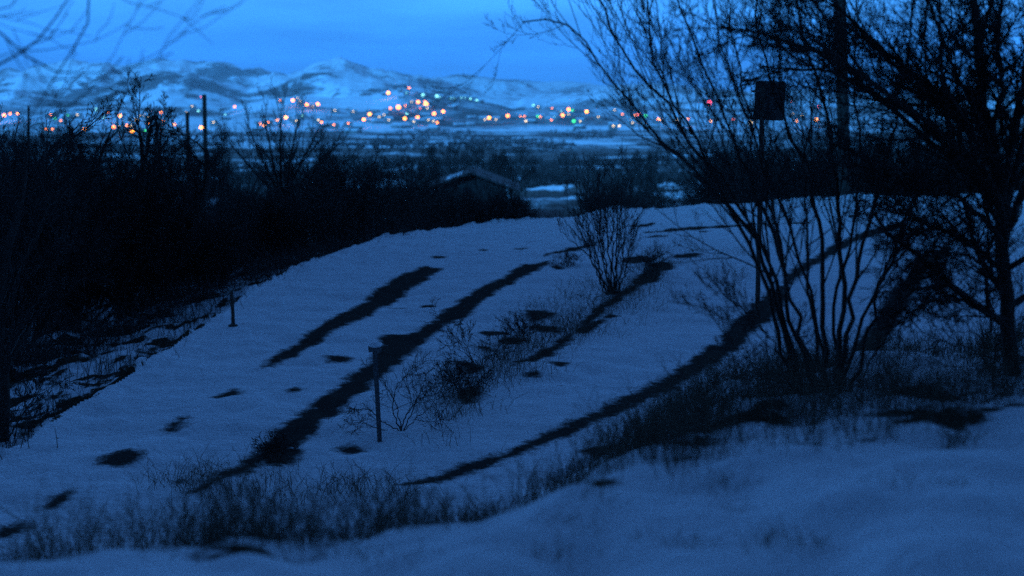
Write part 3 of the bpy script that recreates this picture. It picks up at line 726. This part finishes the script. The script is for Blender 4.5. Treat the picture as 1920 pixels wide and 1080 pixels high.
for p_, q_, w_ in [(1060, 985, .5), (1010, 1030, .4), (1290, 1032, .45), (1460, 1010, .6), (1500, 1025, .5), (1120, 930, .6), (1830, 822, .9), (1810, 830, .8), (1400, 960, .3), (760, 1050, .4), (1700, 905, .4), (1350, 905, .6)]:
    gg = ground_hit(p_, q_, 1.5, 12)
    if gg is not None:
        for _ in range(5): tw.append((gg[0] + rg.normal(0, .07), gg[1] + rg.normal(0, .07), (w_, gg[2])))
stalks('dimple_tufts', tw, 0.03, 0.11, M_weed, rg, per=6, rad=0.0022, spread=0.04, lean=0.9, label='small weed tufts added as dark dimples in the nearest snow', cat='weeds')
# sparse stalks on the open snow slopes and between the roads
px = np.concatenate([rg.uniform(830, 1260, 190), rg.uniform(300, 760, 26), rg.uniform(1250, 1420, 12)]); py = np.concatenate([760 - (px[:190] - 830) * 0.62 + rg.normal(0, 30, 190), rg.uniform(890, 950, 26), rg.uniform(470, 520, 12)])
sp_ = []
for a_, b_ in zip(px, py):
    w = onplane(a_, b_)
    sp_.append((w[0], w[1], (1.0, hgt1(w[0], w[1]))))
stalks('dry_weeds', sp_, 0.08, 0.30, M_weed, rg, per=14, rad=0.0030, spread=0.2, lean=0.7, label='thin dry weeds poking through the snow between the two roads', cat='weeds', side_twigs=1)
# brush on the far side of the road edge
xs, ys, ss = [], [], []
for _ in range(900):
    p = rg.uniform(-60, 1990); e = float(np.interp(PU(p), eu, ed)); off = rg.uniform(0.3, 9.0) ** 1.0
    if p < 700 and off < 2.5 and rg.rand() < .8: off += 3
    if p < 600 and rg.rand() < .12: continue
    if (1225 < p < 1420 or 975 < p < 1100) and rg.rand() < .85: continue
    if p < 560 and off > 3: off += 5
    yy = e + off; xs.append(PU(p) * yy); ys.append(yy); ss.append(rg.uniform(.5, 1.3))
stalks('roadside_brush', spots_from(np.array(xs), np.array(ys), ss), 0.2, 0.75, M_twig, rg, per=14, rad=0.006, spread=0.4, lean=0.45, label='dark low brush covering the bank just beyond the road', cat='brush', side_twigs=1)
# scrub of the valley floor
xs, ys, ss = [], [], []
while len(xs) < 9500:
    Yv = 95 * (1500 / 95) ** rg.rand(); uu = rg.uniform(-0.5, 0.5); x_ = uu * Yv
    dn = 0.5 + 0.8 * float(fbm(np.array([x_ / 80]), np.array([Yv / (12 + Yv * 0.07)]), 2, 60)[0])
    lim_ = 0.47 if Yv > 500 else 0.36
    if 1040 < uu * FPX + 960 < 1200 and 150 < Yv < 420: lim_ = 0.62
    if dn < lim_ or clear_at(x_, Yv) > 0.3: continue
    pp_ = uu * FPX + 960
    if Yv < 240 and (980 < pp_ < 1100 or 1225 < pp_ < 1410): continue
    xs.append(x_); ys.append(Yv); ss.append(rg.uniform(.6, 1.5) * (1.0 if Yv < 600 else 1.2))
xs, ys, ss = map(np.array, (xs, ys, ss)); zz = height(xs, ys)
T = Twigs()
for i in range(len(xs)):
    dd = ys[i]; cnt = 26 if dd < 300 else 12
    h = (1.5 if dd < 260 else 2.3) * ss[i]; r_ = max(0.02, dd * 0.00016)
    for _ in range(cnt):
        a_ = rg.uniform(0, 6.283); s_ = rg.uniform(.1, 1.0); p0 = np.array([xs[i], ys[i], zz[i] - .1]); p3 = p0 + np.array([math.cos(a_) * s_, math.sin(a_) * s_, 1]) * h * rg.uniform(.5, 1)
        md = (p0 + p3) / 2 + rg.normal(0, .12, 3) * h * .5
        T.add(np.array([p0, md, p3]), np.array([r_, r_, r_ * .4]))
tagp(T.build('valley_scrub', M_twig, sides=3), 'dark leafless scrub scattered over the snowy valley floor', 'scrub', kind='stuff')

# ---------------------------------------------------------------- posts, sign, poles
def post_at(px, py): return ground_hit(px, py)
# snow capped post
g = post_at(712, 829); dP = float(g[1]); k = dP / FPX
t = empty('marker_post', tuple(g)); tagp(t, 'thin metal post with a snow capped top standing left of the low shrub', 'post')
H = 185 * k
m = MB(); m.box(-0.027, 0.027, -0.006, 0.006, -0.3, H - 0.05); m.box(-0.027, -0.015, 0.0061, 0.03, -0.3, H - 0.05); m.box(0.015, 0.027, 0.0061, 0.03, -0.3, H - 0.05)
p = m.build('post', M_metal, t)
m = MB(); m.box(-0.075, 0.075, -0.035, 0.045, H - 0.05, H + 0.012); m.build('bracket', M_metal, t)
m = MB(); m.ball((0.01, 0.0, H + 0.03), 0.085, 12, 8, 0.42); m.build('snow_cap', M_cap, t)
t.rotation_euler = (0, R(-2.2), R(8))
# little stake by the left bank
g = post_at(437, 611); k = float(g[1]) / FPX
t = empty('wooden_stake', tuple(g)); tagp(t, 'short dark wooden stake at the left edge of the road', 'stake')
m = MB(); m.tube([(0, 0, -0.2), (0.004, 0, 0.2), (-0.01, 0, 0.62)], [0.036, 0.032, 0.03], 8); m.build('stake', M_wood, t)
m = MB(); m.ball((0, 0, 0.0), 0.09, 10, 6, 0.4); m.build('foot_mound', M_wood, t)
# sign seen from behind
yS = 25.0; g = np.array([PU(1438) * yS, yS, 0]); g[2] = hgt1(g[0], g[1]); k = yS / FPX
t = empty('road_sign', tuple(g)); tagp(t, 'dark rectangular road sign with rounded corners on a post among branches', 'sign')
zt = at(1428, 152, yS)[2] - g[2]; zb = at(1428, 226, yS)[2] - g[2]; xc = at(1429, 190, yS)[0] - g[0]
def rrect(m, w, h, r, y0, y1, cx, cz, n=6):
    o = []
    for (sx, sz, a0) in ((1, 1, 0), (-1, 1, 90), (-1, -1, 180), (1, -1, 270)):
        for i in range(n + 1):
            a_ = R(a0 + 90 * i / n); o.append((cx + sx * (w / 2 - r) + r * math.cos(a_), cz + sz * (h / 2 - r) + r * math.sin(a_)))
    nn = len(o); vs = [(x, y0, z) for x, z in o] + [(x, y1, z) for x, z in o]
    m.add(vs, [tuple(range(nn))[::1], tuple(range(nn, 2 * nn))[::-1]] + [(i, nn + i, nn + (i + 1) % nn, (i + 1) % nn) for i in range(nn)])
m = MB(); rrect(m, 57 * k, zt - zb, 0.05, 0.0, 0.012, xc, (zt + zb) / 2); sg = m.build('sign_panel', M_black, t); sg.rotation_euler = (0, R(2), 0); 
m = MB(); m.box(xc - 0.04, xc + 0.04, -0.06, -0.002, -0.3, zt - 0.08); m.build('post', M_wood, t)
for z0_ in (zt - 0.2, zb + 0.15):
    m = MB(); m.box(xc - 0.2, xc + 0.2, -0.012, -0.001, z0_, z0_ + 0.04); m.build('bracket', M_metal, t)
# utility poles
def utility_pole(name, px0, px1, pytop, Y, r, label, arm=False, rod=False):
    x = PU(px0) * Y; g = np.array([x, Y, hgt1(x, Y)]); t = empty(name, tuple(g)); tagp(t, label, 'pole')
    top = at(px1, pytop, Y) - g; m = MB()
    m.tube([(0, 0, -0.5), tuple(top * 0.5), tuple(top)], [r * 1.12, r, r * 0.86], 12); m.build('pole', M_wood, t)
    if arm:
        m = MB(); m.box(-1.1, 1.1, -0.35, -0.2, -0.06, 0.06); a_ = m.build('crossarm', M_wood, t); a_.location = tuple(top - np.array([0, 0, 0.7])); a_.rotation_euler = (0, 0, R(70))
        for xx in (-0.9, -0.3, 0.9):
            m = MB(); m.tube([(xx, -0.27, 0.06), (xx, -0.27, 0.2)], [0.05, 0.035], 8); q = m.build('insulator', M_metal, t); q.location = a_.location; q.rotation_euler = a_.rotation_euler
    return t
utility_pole('utility_pole', 1587, 1568, -260, 57.0, 0.235, 'thick wooden utility pole rising out of frame behind the sign', arm=True)
utility_pole('utility_pole', 386, 383, 177, 88.0, 0.15, 'taller of two wooden poles among the left trees')
utility_pole('utility_pole', 353, 351, 210, 96.0, 0.15, 'shorter wooden pole just left of the taller one')
utility_pole('utility_pole', 293, 292, 208, 130.0, 0.15, 'thin far wooden pole left of the two poles in the left trees')
utility_pole('utility_pole', 52, 54, 200, 120.0, 0.13, 'leftmost thin wooden pole above the dark trees')
# street lamps with curved arms (unlit) by the left trees
for px, py, sgn, lb in ((84, 196, 1, 'unlit street lamp with a short curved arm near the left edge'), (238, 198, -1, 'unlit street lamp with curved arm above the left trees')):
    Y = 190.0; x = PU(px) * Y; g = np.array([x, Y, hgt1(x, Y)]); t = empty('street_lamp', tuple(g)); tagp(t, lb, 'street lamp')
    zt = at(px, py, Y)[2] - g[2]; m = MB()
    m.tube([(0, 0, -0.4), (0, 0, zt * .5), (0, 0, zt - 0.6)], [0.10, 0.08, 0.06], 8); m.build('pole', M_metal, t)
    m = MB(); m.tube([(0, 0, zt - 0.7), (0.15 * sgn, 0, zt - 0.2), (0.5 * sgn, 0, zt + 0.05), (0.95 * sgn, 0, zt)], 0.05, 6); m.build('arm', M_metal, t)
    m = MB(); m.ball((1.15 * sgn, 0, zt - 0.03), 0.3, 10, 6, 0.35); m.build('lamp_head', M_metal, t)

# ---------------------------------------------------------------- the house beyond the road
yH = 100.0; kH = yH / FPX
hx = PU(890) * yH; hz = hgt1(hx, yH) - 0.1
t = empty('gabled_house', (hx, yH, hz)); tagp(t, 'dark gabled house with a pale downpipe beyond the road', 'house')
def HX(px): return PU(px) * yH - hx
def HZ(py): return at(0, py, yH)[2] - hz
xl, xr, xm_ = HX(795), HX(962), HX(884); ze, zr = HZ(356), HZ(326); dep = 8.0
m = MB(); zeL = ze
m.add([(xl, 0, -0.5), (xr, 0, -0.5), (xr, 0, ze), (xm_, 0, zr - 0.12), (xl, 0, ze), (xl, dep, -0.5), (xr, dep, -0.5), (xr, dep, ze), (xm_, dep, zr - 0.12), (xl, dep, ze)],
      [(0, 1, 2, 3, 4), (9, 8, 7, 6, 5), (1, 6, 7, 2), (0, 4, 9, 5)]); m.build('wall', M_wall, t)
m = MB()
def slab(x0, z0, x1, z1, th, y0, y1):
    m.add([(x0, y0, z0), (x1, y0, z1), (x1, y1, z1), (x0, y1, z0), (x0, y0, z0 + th), (x1, y0, z1 + th), (x1, y1, z1 + th), (x0, y1, z0 + th)],
          [(0, 3, 2, 1), (4, 5, 6, 7), (0, 1, 5, 4), (1, 2, 6, 5), (2, 3, 7, 6), (3, 0, 4, 7)])
sl = (zr - ze) / (xr - xm_)
slab(xl - 0.5, ze - 0.5 * (zr - ze) / (xm_ - xl), xm_ - 0.003, zr, 0.14, -0.5, dep + .4); slab(xm_ + 0.003, zr, xr + 0.5, ze - 0.5 * sl, 0.14, -0.5, dep + .4); rf = m.build('roof', M_roof, t)
m = MB(); slab(xl + 1.5, ze + 0.24 + 1.1 * (zr - ze) / (xm_ - xl), xl + 2.6, ze + 0.24 + 2.2 * (zr - ze) / (xm_ - xl), 0.05, 0.6, dep - 2)
m.build('roof_snow', M_cap, rf)
m = MB(); m.box(HX(922), HX(934), -0.03, 0.02, HZ(384), HZ(370)); w = m.build('window', M_glass, t)
m = MB(); m.box(HX(919), HX(937), -0.14, -0.031, HZ(389), HZ(386)); m.build('sill', M_cap, w)
m = MB(); m.box(HX(868), HX(882), -0.03, 0.02, HZ(372), HZ(352)); w = m.build('window', M_glass, t)
m = MB(); m.tube([(HX(950), -0.1, HZ(346)), (HX(953), -0.1, HZ(360)), (HX(957), -0.12, HZ(386))], 0.10, 8); m.build('downpipe', M_pale, t)
# little shed roofs seen through the left trees
for px, Y, w_, lb in ((310, 70, 3.0, 'low dark shed with snowy roof seen through the left trees'), (700, 150, 6.0, 'low house with snowy roof behind the dark trees, left of the gabled house')):
    x = PU(px) * Y; z = hgt1(x, Y) - .1; t = empty('shed', (x, Y, z)); tagp(t, lb, 'shed')
    m = MB(); m.box(-w_ / 2, w_ / 2, 0, 4, -0.5, 2.1); m.build('wall', M_wall, t)
    m = MB(); m.add([(-w_ / 2 - .3, -.3, 2.103), (w_ / 2 + .3, -.3, 2.103), (w_ / 2 + .3, 4.3, 2.6), (-w_ / 2 - .3, 4.3, 2.6), (-w_ / 2 - .3, -.3, 2.25), (w_ / 2 + .3, -.3, 2.25), (w_ / 2 + .3, 4.3, 2.75), (-w_ / 2 - .3, 4.3, 2.75)],
                    [(0, 3, 2, 1), (4, 5, 6, 7), (0, 1, 5, 4), (1, 2, 6, 5), (2, 3, 7, 6), (3, 0, 4, 7)]); m.build('roof', M_roofsnow, t)
    m = MB(); m.box(-.5, .4, -.03, .03, .8, 1.6); m.build('window', M_glass, t)

# ---------------------------------------------------------------- the town: street lamps and houses
EM = {}
for kname, c_, st_ in (('orange', (1.0, 0.22, 0.002), 8.0), ('amber', (1.0, 0.30, 0.003), 8.0), ('white', (1.0, 0.70, 0.28), 3.5), ('cyan', (0.25, 0.9, 0.85), 2.4), ('green', (0.04, 0.9, 0.12), 2.6), ('pink', (1.0, 0.07, 0.16), 9), ('red', (1.0, 0.12, 0.04), 6)):
    EM[kname] = pbr('lit_' + kname, (0.3, 0.3, 0.3), 0.5, emis=c_, est=st_)
O, A_, W_, CY, G_, PK, RD = 'orange', 'amber', 'white', 'cyan', 'green', 'pink', 'red'
LIGHTS = [(8, 216, 3, O), (19, 213, 2, O), (33, 213, 2, O), (86, 242, 1, O), (98, 242, 1, O), (158, 243, 3, A_), (114, 226, 1, O), (103, 222, 2, G_), (101, 212, 1, W_), (95, 215, 1, O), (127, 216, 1, G_), (145, 215, 1, W_),
    (180, 204, 2, CY), (181, 208, 1, CY), (195, 220, 2, CY), (202, 210, 2, O), (213, 238, 3, O), (225, 217, 3, A_), (238, 235, 2, O), (244, 236, 1, W_), (248, 246, 3, A_), (255, 224, 3, W_), (261, 217, 2, W_), (271, 216, 1, W_),
    (278, 220, 1, W_), (277, 229, 3, O), (243, 230, 1, W_), (247, 228, 1, W_), (272, 245, 1, G_), (302, 211, 2, O), (306, 227, 1, O), (223, 238, 1, W_), (360, 199, 1, W_), (349, 210, 1, W_), (372, 208, 2, CY), (422, 215, 1, CY),
    (377, 181, 1, PK), (440, 200, 2, O), (328, 233, 2, A_), (377, 239, 3, A_), (488, 232, 1, O), (495, 235, 2, A_), (499, 228, 1, W_), (503, 229, 1, O), (520, 225, 2, A_), (536, 220, 3, A_), (549, 221, 1, W_), (556, 218, 1, W_),
    (555, 226, 1, W_), (567, 217, 1, CY), (525, 188, 1, O), (549, 188, 3, O), (558, 184, 1, W_), (563, 190, 1, W_), (575, 196, 3, O), (581, 199, 1, W_), (586, 199, 1, W_), (596, 195, 3, O), (628, 207, 1, W_), (597, 225, 1, W_),
    (603, 229, 2, O), (626, 234, 1, O), (400, 229, 1, W_), (662, 209, 1, W_), (653, 231, 1, O), (682, 224, 3, O), (693, 214, 3, A_), (711, 219, 1, W_), (720, 215, 1, W_), (729, 225, 1, W_), (728, 174, 3, A_), (767, 165, 2, O),
    (762, 174, 1, CY), (732, 203, 2, O), (747, 201, 4, O), (760, 198, 1, O), (793, 178, 3, CY), (819, 180, 3, CY), (824, 182, 1, CY), (845, 184, 1, CY), (851, 184, 1, CY), (865, 183, 1, CY), (871, 183, 1, CY), (882, 185, 2, CY), (894, 188, 2, CY),
    (784, 191, 3, O), (799, 195, 4, A_), (797, 190, 2, O), (788, 203, 1, RD), (801, 203, 1, W_), (772, 191, 1, W_), (759, 222, 3, A_), (763, 213, 2, CY), (783, 220, 3, O), (814, 213, 3, O), (831, 209, 3, O), (803, 225, 1, W_),
    (813, 227, 1, W_), (820, 230, 2, O), (776, 228, 1, W_), (905, 224, 1, W_), (909, 224, 1, W_), (917, 221, 3, A_), (930, 224, 1, W_), (952, 217, 3, O), (1000, 197, 2, CY), (1009, 200, 1, W_), (1035, 203, 1, O), (1066, 205, 3, O),
    (1073, 207, 2, G_), (1100, 209, 3, A_), (1052, 209, 1, CY), (1055, 216, 3, O), (1066, 214, 1, W_), (976, 218, 1, O), (983, 218, 1, O), (986, 227, 2, W_), (1008, 218, 2, G_), (1013, 219, 1, O), (1039, 219, 1, CY),
    (1029, 225, 1, W_), (1034, 225, 1, O), (1076, 227, 3, G_), (1088, 227, 1, W_), (1122, 219, 1, W_), (1150, 236, 1, W_), (1161, 236, 2, W_), (1152, 206, 1, W_), (1167, 214, 1, O), (1182, 224, 1, W_), (1186, 230, 1, W_),
    (1191, 216, 2, O), (1197, 215, 3, RD), (1210, 217, 3, G_), (1234, 223, 2, O), (1238, 224, 1, A_), (1263, 221, 1, O), (1270, 225, 1, W_), (1290, 223, 2, O), (1330, 192, 4, PK), (1333, 227, 2, A_), (1375, 224, 1, RD),
    (1408, 229, 3, W_), (1493, 227, 2, A_), (1504, 216, 1, W_), (1531, 224, 3, A_), (1534, 200, 1, PK), (1485, 190, 1, RD), (1487, 213, 1, W_), (1572, 225, 1, W_)]
RAD = {1: 0.75, 2: 1.4, 3: 2.2, 4: 3.0}
ZONES = [(60, 'at the far left'), (135, 'near the left edge'), (210, 'above the left trees'), (265, 'in the left cluster'), (330, 'just left of the poles'), (400, 'beside the two poles'), (480, 'right of both poles'), (540, 'in the fan tree'),
         (620, 'right of the fan tree'), (700, 'below the middle ridge'), (770, 'on the middle slope'), (840, 'on the brightest hill'), (900, 'right of the bright hill'), (995, 'on the middle plain'), (1060, 'right of mid plain'),
         (1130, 'left of the branches'), (1220, 'behind leftmost branches'), (1300, 'behind the stems'), (1390, 'left of the sign'), (1460, 'under the sign'), (3000, 'right of the sign')]
SZ = {1: 'tiny', 2: 'small', 3: 'round', 4: 'largest'}
def zone_of(px):
    for z_, n_ in ZONES:
        if px < z_: return n_
ORD = ['leftmost', 'second', 'third', 'fourth', 'fifth', 'sixth', 'seventh', 'eighth']
cnt = {}
for L in LIGHTS: cnt.setdefault((zone_of(L[0]), L[2], L[3]), []).append(L)
def lab(L):
    g_ = sorted(cnt[(zone_of(L[0]), L[2], L[3])]); i = g_.index(L)
    nm = f"{SZ[L[2]]} {L[3]} " + ('lit window' if L[2] == 1 else 'street lamp')
    s_ = nm + ' ' + zone_of(L[0])
    if len(g_) > 1: s_ += f", {'last' if i == len(g_) - 1 and i > 0 else ORD[i]} of {len(g_)} from left"
    return s_
lamp_proto = {}; house_proto = {}
ranges = np.array([0])
for L in LIGHTS:
    px, py, s_, c_ = L
    g = ground_hit(px, py, 1250, 3200, lift=(5.0 if s_ == 1 else 9.0), n=1500)
    if g is None or s_ == 4 and c_ == PK: Y = 2150.0
    else: Y = float(g[1])
    p = at(px, py, Y); gz = hgt1(p[0], p[1]); hh = p[2] - gz
    if s_ == 1 and 0.5 < hh < 12:
        kk_ = c_
        if kk_ not in house_proto:
            o = empty('town_house'); m = MB()
            m.box(-4.5, 4.5, 1.2, 8, -4, 3.6); m.build('wall', M_wall2, o)
            m = MB(); m.add([(-5, 0.9, 3.603), (5, 0.9, 3.603), (5, 4.6, 5.6), (-5, 4.6, 5.6), (5, 8.3, 3.603), (-5, 8.3, 3.603)], [(0, 1, 2, 3), (3, 2, 4, 5), (0, 3, 5), (1, 4, 2), (0, 5, 4, 1)]); m.build('roof', M_roofsnow, o)
            m = MB(); m.box(-0.65, 0.65, 1.1, 1.19, 0.9, 2.2); m.build('window', EM[c_], o)
            remember(o); house_proto[kk_] = o; first = True
        else: first = False
        o = house_proto[kk_] if first else copy_tree(house_proto[kk_])
        o.location = (p[0], p[1] - 1.1, p[2] - 1.55); tagp(o, lab(L).replace('lit window', 'lit house window'), 'house', 'lit houses of the distant town')
    else:
        r = RAD[s_] * Y / 2100
        o = empty('mast_light' if hh > 25 else 'street_lamp', (p[0], p[1], gz)); m = MB(); m.tube([(0, 0, -1), (0, 0, hh - r * .8)], [0.3, 0.18], 6); m.build('mast' if hh > 25 else 'pole', M_metal, o)
        m = MB(); m.ball((0, -0.2, hh), r, 12, 8, 0.9); m.build('lamp_globe', EM[c_], o)
        l_ = lab(L)
        if hh > 25: l_ = l_.replace('street lamp', 'mast light').replace('lit window', 'mast light')
        tagp(o, l_.replace('lit window', 'street lamp'), 'mast' if hh > 25 else 'street lamp', 'street lamps of the distant town')
# unlit houses
hp = None; rnd2 = random.Random(12)
protoU = []
for w_, mw in ((8, M_wall2), (12, M_wall), (17, M_wall2)):
    o = empty('town_house'); m = MB(); m.box(-w_ / 2, w_ / 2, 0, 8, -3, 3.2); m.build('wall', mw, o)
    m = MB(); e_ = w_ / 2 + .4; m.add([(-e_, -.4, 3.203), (e_, -.4, 3.203), (e_, 4, 5.2), (-e_, 4, 5.2), (e_, 8.4, 3.203), (-e_, 8.4, 3.203)], [(0, 1, 2, 3), (3, 2, 4, 5), (0, 3, 5), (1, 4, 2), (0, 5, 4, 1)]); m.build('roof', M_roofsnow, o)
    remember(o); protoU.append([o, False])
for i in range(70):
    px = rnd2.choice([rnd2.uniform(-40, 640), rnd2.uniform(640, 900), rnd2.uniform(640, 1600)]); Y = rnd2.uniform(1350, 2250)
    x = PU(px) * Y; k = i % 3; pr = protoU[k]
    o = pr[0] if not pr[1] else copy_tree(pr[0]); pr[1] = True
    o.location = (x, Y, hgt1(x, Y)); o.rotation_euler = (0, 0, rnd2.uniform(-.8, .8))
    tagp(o, 'unlit snow roofed house among the lights of the distant town', 'house', 'unlit houses of the distant town')

# ---------------------------------------------------------------- haze
m = MB(); m.box(-9300, 9300, -9300, 9300, -75, 185)
hz_m = bpy.data.materials.new('haze'); hz_m.use_nodes = True; ht = hz_m.node_tree; ht.nodes.clear()
pv = N(ht, 'ShaderNodeVolumePrincipled'); pv.inputs['Density'].default_value = 0.00014; pv.inputs['Color'].default_value = (0.92, 0.96, 1.0, 1); pv.inputs['Anisotropy'].default_value = 0.1
ho = N(ht, 'ShaderNodeOutputMaterial'); ht.links.new(pv.outputs[0], ho.inputs['Volume'])
hz = m.build('haze', hz_m); tagp(hz, 'thin blue evening haze over the valley', 'haze', kind='stuff')
